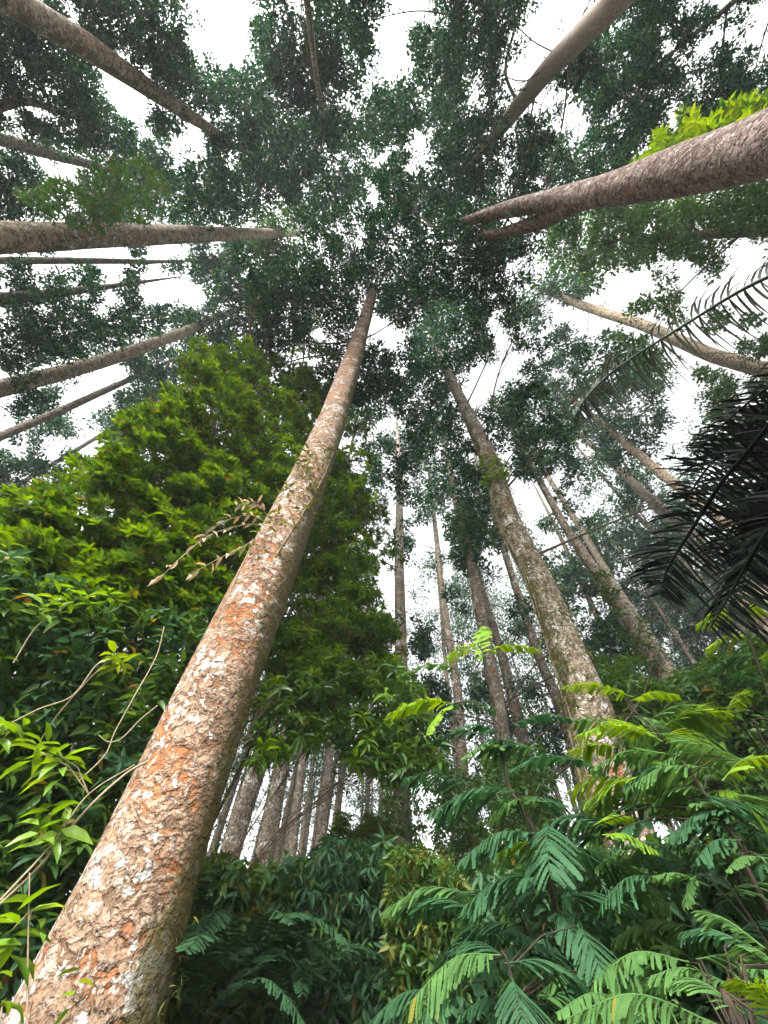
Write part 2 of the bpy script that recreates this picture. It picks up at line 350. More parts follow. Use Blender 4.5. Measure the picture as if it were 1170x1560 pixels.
def band(nodes): return nodes
T = {}
T['main'] = tall_tree('nearest big trunk leaning up from bottom left corner, flaking orange bark with white lichen patches',
    [(138,1560,240),(180,1431,194),(218,1323,163),(265.5,1215,141),(307,1108,124),(353,1000,104),(396,900,88),(430,825,74),(468,738,57),(502,652,44),(532,565,32),(549.5,508,23),(559,476,18),(566,452,15)],
    .30, B_MAIN, rtop=.62, extra=3.5, sides=64, ref=3, zc=14)
T['B'] = tall_tree('thick grey brown scaly trunk wrapped in thin creepers right of centre, behind the fern-like saplings',
    [(925,1210,84),(901,1085,70),(888,1051,62),(861,983,54),(820,880,42),(778,805,38),(750,710,29),(710,625,19),(685,575,14),(667,535,10),(655,505,8)], .29, B_GREY, rtop=.85, extra=8, sides=40, ref=2, zc=11)
T['C'] = tall_tree('mottled tan trunk running level in from the left edge above the thin pale stem',
    [(-60,366,60),(0,361,53),(85,361,46),(175,358,38),(300,357,27),(400,356,17),(450,355,12)], .28, B_TAN, extra=3, sides=28, ref=1, crown=L_CAN2)
T['D'] = tall_tree('thin pale stem lying directly beneath the mottled tan trunk at the left edge', [(-40,397,14),(0,397,13),(110,397,11),(230,399,7)], .13, B_FAR, extra=6)
T['E'] = tall_tree('brown trunk slanting down from the top left corner into dark crowns',
    [(-50,-42,60),(30,10,47),(125,65,40),(215,127,28),(280,170,22),(325,200,15)], .27, B_TAN, extra=7, sides=24, ref=1)
T['Fl'] = tall_tree('short dull brown trunk entering at upper left below the corner trunk',
    [(-40,203,26),(0,212,21),(70,232,19),(135,250,14)], .24, B_FAR, extra=9, ref=1)
T['G'] = tall_tree('golden brown scaly trunk rising from the left edge towards the leafy tree top',
    [(-50,606,30),(0,592,28),(90,569,27),(175,545,24),(275,508,18),(350,475,10)], .27, B_TAN, extra=8, sides=24, ref=1)
T['H'] = tall_tree('slim grey trunk parallel to and just below the golden scaly trunk on the left', [(-40,682,17),(0,665,15),(90,627,13),(175,588,10),(225,566,7)], .20, B_FAR, extra=8)
T['I'] = tall_tree('lowest grey trunk at the left edge, half hidden by the broadleaf tree', [(-30,803,15),(0,790,14),(90,737,12),(165,690,9)], .22, B_FAR, extra=9)
T['I2'] = tall_tree('faint thin trunk between the two grey trunks on the left edge', [(-30,770,8),(0,755,8),(150,665,6),(190,640,5)], .14, B_FAR, extra=9)
T['J'] = tall_tree('smooth grey brown trunk coming from the top edge right of centre among thin limbs',
    [(985,-60,52),(935,5,44),(880,60,36),(835,105,30),(795,155,24),(760,200,19),(730,235,11)], .26, B_SMOOTH, rtop=.7, extra=7, sides=24, ref=1,
    fork=[([(790,160,1),(770,110,1),(785,40,1.02),(800,-20,1.05)],[.06,.05,.035,.02]),([(750,215,1),(748,170,.98),(735,100,1),(690,70,1.02)],[.06,.05,.03,.02])])
T['K'] = tall_tree('massive pinkish flaking trunk thrusting in from the right edge and forking in two',
    [(1260,185,122,1),(1170,220,104,1),(1100,243,93,.98),(1035,259,82,.95),(985,274,68,.91),(935,288,54,.86),(880,299,44,.80),(835,306,34,.73),(775,318,28,.60),(715,335,15,.43),(680,345,8,.32)], .30, B_PINK, extra=.6, sides=40, ref=1, zc=12,
    fork=[([(905,300,.83),(870,312,.785),(830,335,.735),(775,352,.60),(705,367,.42),(655,376,.25)],[.15,.165,.15,.105,.06,.02])])
T['Lr'] = tall_tree('curving tan trunk behind the arching palm frond on the right side',
    [(1240,590,30),(1170,565,28),(1085,542,28),(985,497,25),(885,465,15),(840,447,9)], .25, B_TAN, extra=5, sides=20, ref=1)
T['Mr'] = tall_tree('short orange tan trunk emerging left of the dark palm fronds', [(1080,775,17),(1005,720,16),(935,660,13),(885,620,8)], .24, B_TAN, extra=8, ref=1)
T['N'] = tall_tree('slender grey trunk just left of the orange tan trunk by the palm', [(1060,835,14),(980,752,12),(895,672,8),(860,640,6)], .22, B_FAR, extra=8)
T['O'] = tall_tree('very thin stem leaning beside the palm tip below the slender grey trunk', [(1030,845,8),(965,780,7),(905,710,5)], .15, B_FAR, extra=8)
T['P'] = tall_tree('mossy lichen speckled trunk on the right rising out of the dense green shrub bank',
    [(1060,1100,36),(1030,1045,33),(985,985,31),(935,915,23),(890,845,16),(865,810,13),(785,665,7)], .25, B_GREY, extra=8, sides=20, ref=1)
T['Q'] = tall_tree('thin trunk crossing close behind the mossy speckled trunk on the right', [(1000,985,13),(935,890,12),(885,805,10),(805,680,6)], .19, B_FAR, extra=8)
T['Rr'] = tall_tree('narrow brown trunk leaning just left of the creeper wrapped trunk', [(905,1270,22),(890,1225,21),(870,1125,20),(845,1055,17),(820,1000,15),(765,830,9),(745,760,7)], .21, B_GREY, extra=9, sides=16, ref=2)
T['S'] = tall_tree('reddish scaly trunk in the middle with a dark ivy sleeve, behind the tallest sapling stem',
    [(775,1200,24),(767,1140,24),(760,1070,23),(748,1017,22),(731,930,20),(722,877,18),(708,825,15),(692,752,10),(685,715,9)], .24, B_GREY, extra=10, sides=18, ref=3, zc=10)
T['T'] = tall_tree('grey trunk pressed close to the right of the reddish scaly trunk', [(812,1210,20),(800,1136,19),(782,1068,17),(765,1000,14),(734,897,10),(715,830,7)], .2, B_GREY, extra=9)
T['U'] = tall_tree('pale slender trunk with bare side twigs standing in front of bright sky at centre', [(708,1210,17),(704,1153,16),(697,1050,15),(680,950,12),(672,887,9),(660,775,6)], .21, B_GREY, extra=7)
T['V'] = tall_tree('straight upright grey trunk draped with climbing vines just right of the main trunk', [(614,1320,32),(612,1222,27),(613,1120,22),(611,1000,19),(609,900,16),(608,846,14),(609,723,8),(604,633,4)], .25, B_GREY, extra=6, sides=20, ref=2)
T['W1'] = tall_tree('leaning brown scaly trunk low down, first one right of the big main trunk', [(345,1320,33),(365,1250,31),(385,1190,28),(404,1135,25),(440,1020,17)], .27, B_GREY, extra=18, sides=16, zc=13)
T['W2'] = tall_tree('leaning brown scaly trunk low down, second one right of the big main trunk', [(397,1330,33),(408,1280,31),(420,1210,27),(432,1150,24),(465,1000,16)], .27, B_GREY, extra=18, sides=16, zc=13)
T['W3'] = tall_tree('pale slim trunk low in the gap, third one right of the big main trunk', [(444,1310,15),(452,1230,14),(461,1160,13),(485,1000,9)], .21, B_GREY, extra=16, zc=14)
T['W4'] = tall_tree('straight slim brown trunk low in the gap, above the dark weeping shrub', [(483,1330,15),(492,1240,14),(500,1165,13),(522,980,9)], .22, B_GREY, extra=16, zc=14)
# crowns whose trunks stand outside the picture
T['Y1'] = tall_tree('crown hanging over the top edge left of centre, its stem hidden in leaves', [(380,-420,60),(430,-150,30),(468,0,11),(482,120,7),(500,220,5)], .27, B_TAN, extra=6, hidden=True)
T['Y2'] = tall_tree('airy crown at the top edge right of the white sky gap', [(790,-420,60),(740,-160,34),(700,0,16),(680,110,10)], .26, B_TAN, extra=6, hidden=True)
T['Y3'] = tall_tree('feathery dark crown filling the top right corner', [(1400,-260,30),(1230,-100,20),(1110,10,9),(1000,100,4)], .13, B_TAN, extra=6, hidden=True)
T['Y4'] = tall_tree('dark crown massed at the left edge between the two brown trunks', [(-240,140,40),(-100,190,30),(40,150,14),(120,180,8)], .26, B_TAN, extra=6, hidden=True)
T['Y5'] = tall_tree('dark crown below the thin pale stem on the left', [(-240,480,40),(-100,465,28),(60,450,18),(140,440,10)], .25, B_FAR, extra=7, hidden=True)
T['Y6'] = tall_tree('green crown under the massive pinkish trunk at the right edge', [(1420,330,46),(1280,340,34),(1160,350,22),(1040,360,12)], .25, B_FAR, extra=6, hidden=True, crown=L_CAN2)
T['Z1'] = tall_tree('hazy thin trunk behind the mossy speckled one, near right edge', [(1170,1095,13),(1130,1035,12),(1075,955,9),(1000,850,6)], .2, B_FAR, extra=8)
T['Z2'] = tall_tree('hazy thin trunk seen between the creeper wrapped trunk and the mossy speckled trunk', [(985,1080,12),(945,1010,11),(905,930,9),(850,810,6)], .2, B_FAR, extra=8)

# ------------------------------------------------------------------ canopy: leaf sprays where the crowns hang
GRID = """768553340175987027985227885735
987868431485966057874258976643
999868787388984166873479875433
879946899737942786755558867366
669833769867978787766426566487
678864548988887547856437778854
822488568998866757843668633333
953699798997573877877755555878
843577687888767878867776767888
331127244888776878777765777433
646557436888589998858784662322
678767248899689998458654666212
799888767667785399846435675556
889887567756665299747477666677
566534567766666888548675776787
653258677766667578568865533566
344576666655556369768757763156
566756666655556789676757865555
765436666655555778856565635555
754555555555555548856633455555
333333333333333533784566666666
333333333333333522674467667766
333333333333333433653467777666
333333333333333544533457887765
333333333333333654533557888877
333333333333333751454667888887
333333333333333752466777888888
222222222222222775567777899998
222222222222222776556647899998
222222222222222666444526888888""".split()
DG = np.array([[int(ch) for ch in r] for r in GRID], float) / 10
DG[8:19, 15:19] = np.where(DG[8:19, 15:19] > .55, DG[8:19, 15:19] + .22, DG[8:19, 15:19])
DG[4:9, 8:19] += .08
def bil(A, x, y):
    x = np.clip(x, 0, A.shape[1] - 1.001); y = np.clip(y, 0, A.shape[0] - 1.001)
    i = x.astype(int); j = y.astype(int); fx = x - i; fy = y - j
    return (A[j, i] * (1 - fx) + A[j, i + 1] * fx) * (1 - fy) + (A[j + 1, i] * (1 - fx) + A[j + 1, i + 1] * fx) * fy
NZ = [rng.random((120, 120)) for _ in range(3)]
def fbm(x, y): return (.5 * bil(NZ[0], x / 34 + 4, y / 34 + 4) + .3 * bil(NZ[1], x / 17 + 8, y / 17 + 8) + .2 * bil(NZ[2], x / 60 + 4, y / 60 + 4))
NC = 34000
cx = rng.uniform(-90, 1260, NC); cy = rng.uniform(-90, 1175, NC)
dens = bil(DG, cx / 39 - .5, cy / 39 - .5)
fld = dens + 1.35 * (fbm(cx + 100, cy + 100) - .5)
acc = rng.random(NC) < np.clip((fld - .37) * 3.0, 0, .95)
cx, cy = cx[acc], cy[acc]
V = ray(cx, cy)
zs = np.arange(7, 33, 1.25)
tl = list(TREES); T['K']['zt'] = max(T['K']['zt'], 15.0)
best = np.full(len(cx), 1e9); bt = np.zeros(len(cx), int); bz = np.zeros(len(cx))
jit = rng.random((len(cx), len(zs))) * 1.6
for zi, z in enumerate(zs):
    d = (z - CAM[2]) / np.maximum(V[:, 2], .05); X = V[:, 0] * d; Y = V[:, 1] * d; hr = np.hypot(X, Y)
    for ti, t in enumerate(tl):
        A = t['A']; ax_ = np.interp(z, A[:, 2], A[:, 0]); ay_ = np.interp(z, A[:, 2], A[:, 1])
        dd = np.hypot(X - ax_, Y - ay_)
        cost = dd + jit[:, zi] + 1.6 * max(0, t['zc'] - z) + 2.5 * max(0, z - t['zt']) + .04 * d + np.where(d < 9, (9 - d) * 2, 0) + (1.4 if t is T['K'] else 0)
        m = cost < best
        best[m] = cost[m]; bt[m] = ti; bz[m] = z
bz += rng.uniform(-.6, .6, len(bz))
dist = (bz - CAM[2]) / np.maximum(V[:, 2], .05)
C0 = CAM + V * dist[:, None]
print('sprays', len(cx), 'cost pct', np.percentile(best, [50, 80, 95, 99]))
keep = best < 12
for t in tl:
    for a_, b_ in zip(t['px'][:-1], t['px'][1:]):
        e_ = b_[:2] - a_[:2]; l2_ = (e_ ** 2).sum(); u_ = np.clip(((cx - a_[0]) * e_[0] + (cy - a_[1]) * e_[1]) / l2_, 0, 1)
        if min(a_[2], b_[2]) < 12: continue
        dpx_ = np.hypot(cx - a_[0] - u_ * e_[0], cy - a_[1] - u_ * e_[1]); wd_ = a_[2] + (b_[2] - a_[2]) * u_; dt_ = a_[3] + (b_[3] - a_[3]) * u_
        keep &= ~((dpx_ < wd_ / 2 + 9) & (dist < dt_) & (rng.random(len(cx)) < .93))
for ti, t in enumerate(tl):
    idx = np.where((bt == ti) & keep)[0]
    if len(idx) == 0: continue
    mb = MB()
    pts = C0[idx]; ds = dist[idx]
    # leaf sprays
    nl = 50
    n = len(idx)
    r_s = rng.uniform(6, 12.5, n) * ds * (V[idx] @ fw) / F
    dirs = rdir(n * nl).reshape(n, nl, 3); rr = rng.random((n, nl, 1)) ** .45
    off = dirs * rr * r_s[:, None, None] * np.array([1.15, 1.15, .75])
    P = (pts[:, None] + off).reshape(-1, 3)
    D = (dirs * .8 + rng.normal(size=dirs.shape) * .6 + np.array([0, 0, -.25])).reshape(-1, 3)
    N = rng.normal(size=P.shape) * .6 + np.array([0, 0, 1.0])
    sc = np.repeat(np.clip(ds * (V[idx] @ fw) / 17, .5, 1.6), nl)
    Ln = rng.uniform(.10, .19, len(P)) * sc * np.repeat(rng.uniform(.65, 1.35, n), nl)
    leaves(mb, P, D, N, Ln, Ln * rng.uniform(.38, .55, len(P)), T_DIA)
    mb.build('crown', t['leaf'], t['root'])
    # limbs
    k = int(np.clip(n // 14, 2, 16)); cen = pts[rng.choice(n, min(k, n), replace=False)]
    for _ in range(4):
        lab = np.argmin(((pts[:, None] - cen[None]) ** 2).sum(-1), 1)
        cen = np.array([pts[lab == q].mean(0) if (lab == q).any() else cen[q] for q in range(len(cen))])
    A = t['A']
    for q in range(len(cen)):
        mem = pts[lab == q]
        if len(mem) == 0: continue
        c_ = cen[q]; zb = np.clip(c_[2] - .45 * np.hypot(*(c_[:2] - [np.interp(c_[2], A[:, 2], A[:, 0]), np.interp(c_[2], A[:, 2], A[:, 1])])), 3, t['zt'] - .3)
        b = np.array([np.interp(zb, A[:, 2], A[:, i]) for i in range(3)]); Lb = np.linalg.norm(c_ - b)
        if Lb < .3: continue
        if t is T['K'] and Lb > 4: c_ = b + (c_ - b) * 4 / Lb; mem = mem[np.linalg.norm(mem - c_, axis=1) < 2.5]
        mid = (b + c_) / 2 + np.array([0, 0, .12 * Lb]) + rng.normal(size=3) * .06 * Lb
        br = catmull([b, mid, c_], 5); bm = MB()
        rb = float(np.clip(.006 * Lb + .01, .014, .03)); bm.tube(br, np.linspace(rb, rb * .4, len(br)), 6)
        for s_ in mem[rng.permutation(len(mem))[:9]]:
            p0 = br[rng.integers(5, len(br))]
            if np.linalg.norm(s_ - p0) > .2:
                bm.tube(np.array([p0, (p0 + s_) / 2 + rng.normal(size=3) * .08, s_]), [rb * .4, rb * .3, .005], 4)
        bm.build('branch', TWIG if t['mat'] is not B_SMOOTH else t['mat'], t['root'])

# ------------------------------------------------------------------ distant trees
def far_proto(seed):
    r = np.random.default_rng(seed)
    H = 30; root = thing('distant_tree', 'slender hazy tree of the distant stand seen between the nearer trunks', 'tree', (0, 0, 0), 'distant trees in the haze')
    tb = MB(); z = np.linspace(-.3, H, 24); bend = np.stack([.25 * np.sin(z * .2 + seed), .25 * np.cos(z * .17 + seed), z], -1); bend[:, :2] -= bend[0, :2]
    tb.tube(bend, np.interp(z, [-.3, 0, 15, H], [.3, .24, .17, .02]), 10); tb.build('trunk', B_FAR, root, smooth=True)
    cb = MB(); bm = MB(); Pn = []
    for i in range(90):
        zz = r.uniform(12, H); reach = (1.1 + 2.0 * math.sin(math.pi * min(1, (H - zz) / 18) ** .7)) * r.uniform(.35, 1); a = r.uniform(0, 6.28)
        c_ = np.array([reach * math.cos(a), reach * math.sin(a), zz]); Pn.append(c_)
        if i % 3 == 0: bm.tube(np.array([[0, 0, zz - .5], c_ * .5 + [0, 0, zz * .5 + .1], c_]), [.03, .02, .006], 4)
    Pn = np.array(Pn); nl = 40; d = nrm(r.normal(size=(len(Pn), nl, 3)))
    P = (Pn[:, None] + d * (r.random((len(Pn), nl, 1)) ** .5) * r.uniform(.4, .8, (len(Pn), 1, 1)) * [1.1, 1.1, .7]).reshape(-1, 3)
    Ln = r.uniform(.16, .28, len(P)); leaves(cb, P, d.reshape(-1, 3) + [0, 0, -.3], r.normal(size=P.shape) * .6 + [0, 0, 1], Ln, Ln * .42, T_DIA)
    cb.build('crown', L_CAN, root); bm.build('branch', TWIG, root)
    return root
def copy_tree(o):
    c_ = o.copy(); COL.objects.link(c_)
    for ch in o.children:
        q = ch.copy(); COL.objects.link(q); q.parent = c_
    return c_
protos = [far_proto(s) for s in (3, 5, 9)]
spots = []
for i in range(4000):
    if len(spots) >= 86: break
    R = rng.uniform(21, 62); az = rng.uniform(-48, 56); x, y = R * math.sin(R_(az)), R * math.cos(R_(az))
    if all((x - a_) ** 2 + (y - b_) ** 2 > 3.2 ** 2 for a_, b_ in spots):
        # the opening towards the bright sky
        if 4 < az < 11 and rng.random() < .8: continue
        spots.append((x, y))
for i in range(4000):
    if len(spots) >= 98: break
    R = rng.uniform(27, 52); az = rng.uniform(-38, 24); x, y = R * math.sin(R_(az)), R * math.cos(R_(az))
    if 3 < az < 11: continue
    if all((x - a_) ** 2 + (y - b_) ** 2 > 1.9 ** 2 for a_, b_ in spots): spots.append((x, y))
for i, (x, y) in enumerate(spots):
    o = protos[i] if i < 3 else copy_tree(protos[i % 3])
    o.location = (x, y, float(min(1.0, ground_z(x, y)))); o.rotation_euler.z = rng.uniform(0, 6.28); s_ = rng.uniform(.8, 1.12); o.scale = (s_ * rng.uniform(.85, 1.1),) * 2 + (s_,)

# ------------------------------------------------------------------ leafy plants
def inpoly(x, y, poly):
    poly = np.asarray(poly, float); ins = np.zeros(len(x), bool); j = len(poly) - 1
    for i in range(len(poly)):
        xi, yi = poly[i]; xj, yj = poly[j]
        ins ^= ((yi > y) != (yj > y)) & (x < (xj - xi) * (y - yi) / (yj - yi + 1e-9) + xi); j = i
    return ins
def whorls(mb, C, k=7, L=(.12, .2), wr=.36, rise=.1, axis=(0, 0, 1), spread=.4, hang=0.0, step=.02):
    n = len(C); a = nrm(np.asarray(axis, float) + rng.normal(size=(n, 3)) * spread)
    e1 = nrm(np.cross(a, rng.normal(size=(n, 3)))); e2 = np.cross(a, e1)
    ph = (np.arange(k) * 2.4)[None] + rng.uniform(0, 6.28, (n, 1)) + rng.normal(size=(n, k)) * .25
    ri = rise + rng.normal(size=(n, k)) * .2 + np.linspace(-.25, .35, k)[None]
    D = np.cos(ph)[..., None] * e1[:, None] + np.sin(ph)[..., None] * e2[:, None] + a[:, None] * ri[..., None] + np.array([0, 0, -hang])
    P = C[:, None] + a[:, None] * (np.linspace(-step, step, k)[None, :, None]) * 1.5
    N = a[:, None] + rng.normal(size=(n, k, 3)) * .25 + 0 * D
    Ln = rng.uniform(*L, (n, k)); m = n * k
    leaves(mb, P.reshape(m, 3), D.reshape(m, 3), N.reshape(m, 3), Ln.ravel(), Ln.ravel() * wr * rng.uniform(.85, 1.15, m))
def shrub(name, label, cat, polys, Rr, n, mats, base_z=None, rag=1.0, shelf=None, k=7, L=(.12, .2), wr=.36, hang=0., rise=.1, stems=6, smat=TWIG, clump=.5, cs=40, spread=.4, base=None, stemr=.02, axis=(0, 0, 1), group=None):
    """polys: outline(s) seen from the camera; Rr: nearest and farthest ground distance"""
    allp = np.concatenate([np.asarray(p, float) for p in polys]); lo = allp.min(0); hi = allp.max(0)
    xs, ys = [], []; tot = 0
    while tot < n:
        x = rng.uniform(lo[0], hi[0], 4 * n); y = rng.uniform(lo[1], hi[1], 4 * n)
        m = np.zeros(len(x), bool)
        wx = x + 70 * (fbm(x * 1.3 + 55, y * 1.3 + 500) - .5) * rag; wy = y + 70 * (fbm(x * 1.3 + 700, y * 1.3 + 20) - .5) * rag
        for p in polys: m |= inpoly(wx, wy, p)
        s_ = 34 / cs
        f = fbm(x * s_ + 333, y * s_ + 77); m &= f > rng.normal(size=len(x)) * .08 + .5 - .5 * (1 - clump)
        xs.append(x[m]); ys.append(y[m]); tot += m.sum()
    x = np.concatenate(xs)[:n]; y = np.concatenate(ys)[:n]
    R = rng.uniform(Rr[0], Rr[1], n); C = atR(x, y, R)
    if shelf:                                   # boughs: flat-topped sprays of rosettes
        m_ = int(shelf[2]); C = C[:max(4, n // m_)]; a_ = rng.uniform(0, 6.28, (len(C), m_)); q_ = np.sqrt(rng.random((len(C), m_))) * (shelf[0] * rng.uniform(.6, 1.3, (len(C), 1)))
        out = nrm(np.array([[C[:, 0].mean(), C[:, 1].mean()]]) * -.0 + (CAM[:2] - C[:, :2]))
        dx = np.cos(a_) * q_; dy = np.sin(a_) * q_
        dz = shelf[1] * rng.uniform(-1, .6, a_.shape) - .45 * q_ ** 2 / shelf[0] - .3 * (dx * out[:, :1] + dy * out[:, 1:])
        C = np.stack([C[:, :1] + dx, C[:, 1:2] + dy, C[:, 2:3] + dz], -1).reshape(-1, 3)
    C = C[C[:, 2] > .05]
    if base is None:
        cb = C.mean(0); base = (cb[0], cb[1])
    zb = float(ground_z(np.array(base[0]), np.array(base[1]))) if base_z is None else base_z; root = thing(name, label, cat, (base[0], base[1], zb), group)
    b0 = np.array([base[0], base[1], zb - .1])
    # stems reach into the foliage
    sel = C[rng.choice(len(C), min(stems, len(C)), replace=False)]
    tw = MB()
    for s_ in sel:
        st = MB(); mid = b0 * .45 + s_ * .55 + np.array([rng.normal() * .1, rng.normal() * .1, .15 * np.linalg.norm(s_ - b0)]); pth = catmull([b0, mid, s_], 7)
        st.tube(pth, np.linspace(stemr, stemr * .25, len(pth)), 6)
        near = C[np.argsort(((C - s_) ** 2).sum(1))[:14]]
        for q in near:
            p0 = pth[rng.integers(len(pth) // 2, len(pth))]
            st.tube(np.array([p0, (p0 + q) / 2 + rng.normal(size=3) * .05, q]), [stemr * .3, stemr * .22, .002], 4)
        st.build('stem', smat, root)
    part = rng.integers(0, len(mats), len(C))
    for i, m in enumerate(mats):
        mb = MB(); whorls(mb, C[part == i], k, L, wr, rise, axis, spread, hang); mb.build('foliage', m, root)
    return root

# broadleaf tree behind the main trunk
shrub('broadleaf_tree', 'dense bright green broadleaf tree with layered leaf rosettes left of the main trunk', 'tree',
      [[(125,735),(165,690),(205,645),(262,610),(285,560),(310,535),(350,525),(400,532),(455,560),(515,600),(505,660),(475,720),(440,800),(400,860),(330,930),(240,950),(120,920),(20,880),(0,800),(55,765)]],
      (3.9, 5.4), 10500, [L_BUSH, L_BUSH, L_UNDER], k=8, L=(.07, .125), wr=.42, clump=.3, cs=34, stems=10, stemr=.022, base=(-2.3, 4.6), spread=.3, shelf=(.26, .06, 20), rag=.7)
shrub('broadleaf_tree', 'darker green broadleaf tree top directly behind the upper part of the main trunk', 'tree',
      [[(400,525),(440,508),(505,515),(555,560),(565,640),(560,700),(585,780),(575,850),(600,930),(590,1000),(560,1050),(520,1060),(440,1060),(410,1000),(440,880),(480,760),(510,640),(450,560)]],
      (5.0, 6.8), 4600, [L_UNDER, L_UNDER, L_BUSH], k=8, L=(.085, .145), wr=.38, clump=.45, cs=40, stems=8, stemr=.03, base=tuple(atR(190, 1330, 6.0)[:2]), hang=.15, shelf=(.42, .10, 20), rag=1.5)
shrub('understory_shrub', 'dark drooping leafy thicket at the left edge below the bright broadleaf tree', 'shrub',
      [[(0,820),(100,880),(240,930),(350,900),(380,930),(330,1000),(270,1080),(220,1180),(170,1260),(110,1360),(60,1440),(-30,1560),(-60,900)]],
      (3.4, 5.0), 1700, [L_UNDER, L_BLUE, L_UNDER], k=7, L=(.09, .16), wr=.36, hang=.4, clump=.5, cs=60, stems=10, stemr=.02, base=(-3.0, 2.6))
shrub('understory_shrub', 'leafy shrub with pointed drooping leaf whorls between the main trunk and the vine draped trunk', 'shrub',
      [[(420,1000),(520,1030),(600,1000),(650,1060),(668,1130),(650,1195),(600,1205),(545,1165),(500,1135),(440,1145),(395,1160),(378,1100)]],
      (4.6, 5.8), 420, [L_UNDER, L_UNDER, L_SHOOT], k=8, L=(.13, .22), wr=.27, hang=.45, clump=.6, cs=36, stems=5, stemr=.012, base=tuple(atR(190, 1330, 5.2)[:2]), rag=1.4)
# bottom shrubs
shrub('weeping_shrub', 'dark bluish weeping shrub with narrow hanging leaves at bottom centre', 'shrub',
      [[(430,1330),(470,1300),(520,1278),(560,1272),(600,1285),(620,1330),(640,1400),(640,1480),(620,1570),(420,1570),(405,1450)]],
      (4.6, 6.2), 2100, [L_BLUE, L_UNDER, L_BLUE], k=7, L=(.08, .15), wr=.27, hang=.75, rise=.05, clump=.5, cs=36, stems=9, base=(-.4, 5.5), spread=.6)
shrub('weeping_shrub', 'olive yellow tinted shrub with small drooping leaves, right of the dark weeping shrub', 'shrub',
      [[(590,1290),(625,1280),(665,1300),(700,1320),(735,1370),(730,1450),(690,1500),(640,1540),(600,1480),(590,1390)]],
      (4.2, 5.6), 1300, [L_OLIVE, L_UNDER, L_UNDER], k=7, L=(.06, .11), wr=.32, hang=.5, rise=.05, clump=.5, cs=30, stems=8, base=(.7, 4.9), spread=.6)
shrub('understory_shrub', 'mid green leafy shrub at the foot of the main trunk on its right side', 'shrub',
      [[(290,1330),(335,1305),(390,1318),(440,1310),(455,1350),(440,1420),(420,1500),(400,1570),(215,1570),(240,1450)]],
      (4.6, 6.2), 1300, [L_UNDER, L_UNDER, L_OLIVE, L_BLUE], k=7, L=(.09, .17), wr=.33, hang=.45, clump=.5, cs=36, stems=7, base=(-1.7, 5.3), spread=.5)
shrub('weeping_shrub', 'slim shrub top poking up in front of the bright gap between low trunks', 'shrub',
      [[(500,1280),(520,1225),(545,1250),(575,1240),(590,1210),(605,1260),(600,1320),(520,1320)]],
      (6.4, 7.4), 260, [L_UNDER, L_OLIVE], k=7, L=(.08, .15), wr=.3, hang=.5, clump=.5, cs=30, stems=5, base=(-.2, 7.0))
shrub('understory_shrub', 'tall dark shrub bank below the mossy speckled trunk on the right', 'shrub',
      [[(910,1000),(960,1010),(1020,1050),(1080,1010),(1180,960),(1190,1250),(1100,1270),(1000,1230),(940,1180)]],
      (6.5, 8.5), 2600, [L_UNDER, L_CAN2, L_UNDER], k=7, L=(.11, .19), wr=.34, hang=.4, clump=.45, cs=36, stems=9, base=(5.6, 5.0))
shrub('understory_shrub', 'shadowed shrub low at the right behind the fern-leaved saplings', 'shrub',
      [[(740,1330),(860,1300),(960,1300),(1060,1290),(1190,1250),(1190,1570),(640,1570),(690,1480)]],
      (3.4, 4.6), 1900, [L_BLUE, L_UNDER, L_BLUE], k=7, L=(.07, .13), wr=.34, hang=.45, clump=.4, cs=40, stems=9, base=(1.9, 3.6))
shrub('understory_shrub', 'scrub of small leaves around the foot of the middle trunks', 'shrub',
      [[(650,1150),(720,1180),(800,1130),(850,1180),(860,1290),(740,1340),(650,1290)]],
      (7.0, 9.0), 900, [L_CAN2, L_UNDER], k=7, L=(.09, .16), wr=.34, hang=.4, clump=.6, cs=32, stems=6, base=(1.6, 7.8))
# leafy bough over the tan trunk at left
bc = atR(120, 350, T['C']['R0'] * .97)
shrub('leafy_bough', 'bright leafy bough overhanging the mottled tan trunk at the left edge', 'bough',
      [[(20,305),(75,285),(140,265),(160,240),(215,242),(250,270),(262,310),(240,340),(180,345),(130,352),(60,325)]],
      (T['C']['R0'] * .86, T['C']['R0'] * 1.0), 330, [L_CAN2, L_UNDER, L_CAN2], k=7, L=(.10, .17), wr=.32, clump=.55, cs=24, stems=5, base=tuple(bc[:2]), base_z=bc[2], stemr=.02)
shrub('young_tree', 'twiggy green crown crossing between the tan trunk and the centre of the canopy', 'tree',
      [[(385,430),(430,405),(470,420),(500,470),(470,500),(420,490),(370,470)]],
      (4.2, 5.2), 260, [L_CAN2], k=7, L=(.14, .22), wr=.3, clump=.5, cs=26, stems=5, base=(-2.2, 5.6), stemr=.05)
ep = atR(1090, 205, T['K']['R0'] * 1.12)
shrub('epiphyte', 'lime yellow leafy plant growing along the top of the massive pinkish trunk', 'plant',
      [[(955,255),(985,215),(1005,190),(1030,172),(1062,180),(1110,165),(1150,140),(1180,130),(1180,165),(1100,205),(1050,222),(1000,240)]],
      (T['K']['R0'] * 1.05, T['K']['R0'] * 1.25), 190, [L_LIME, L_SHOOT, L_CAN2], base_z=ep[2], k=6, L=(.09, .16), wr=.34, clump=.35, cs=20, stems=4, base=(ep[0], ep[1]), stemr=.01)

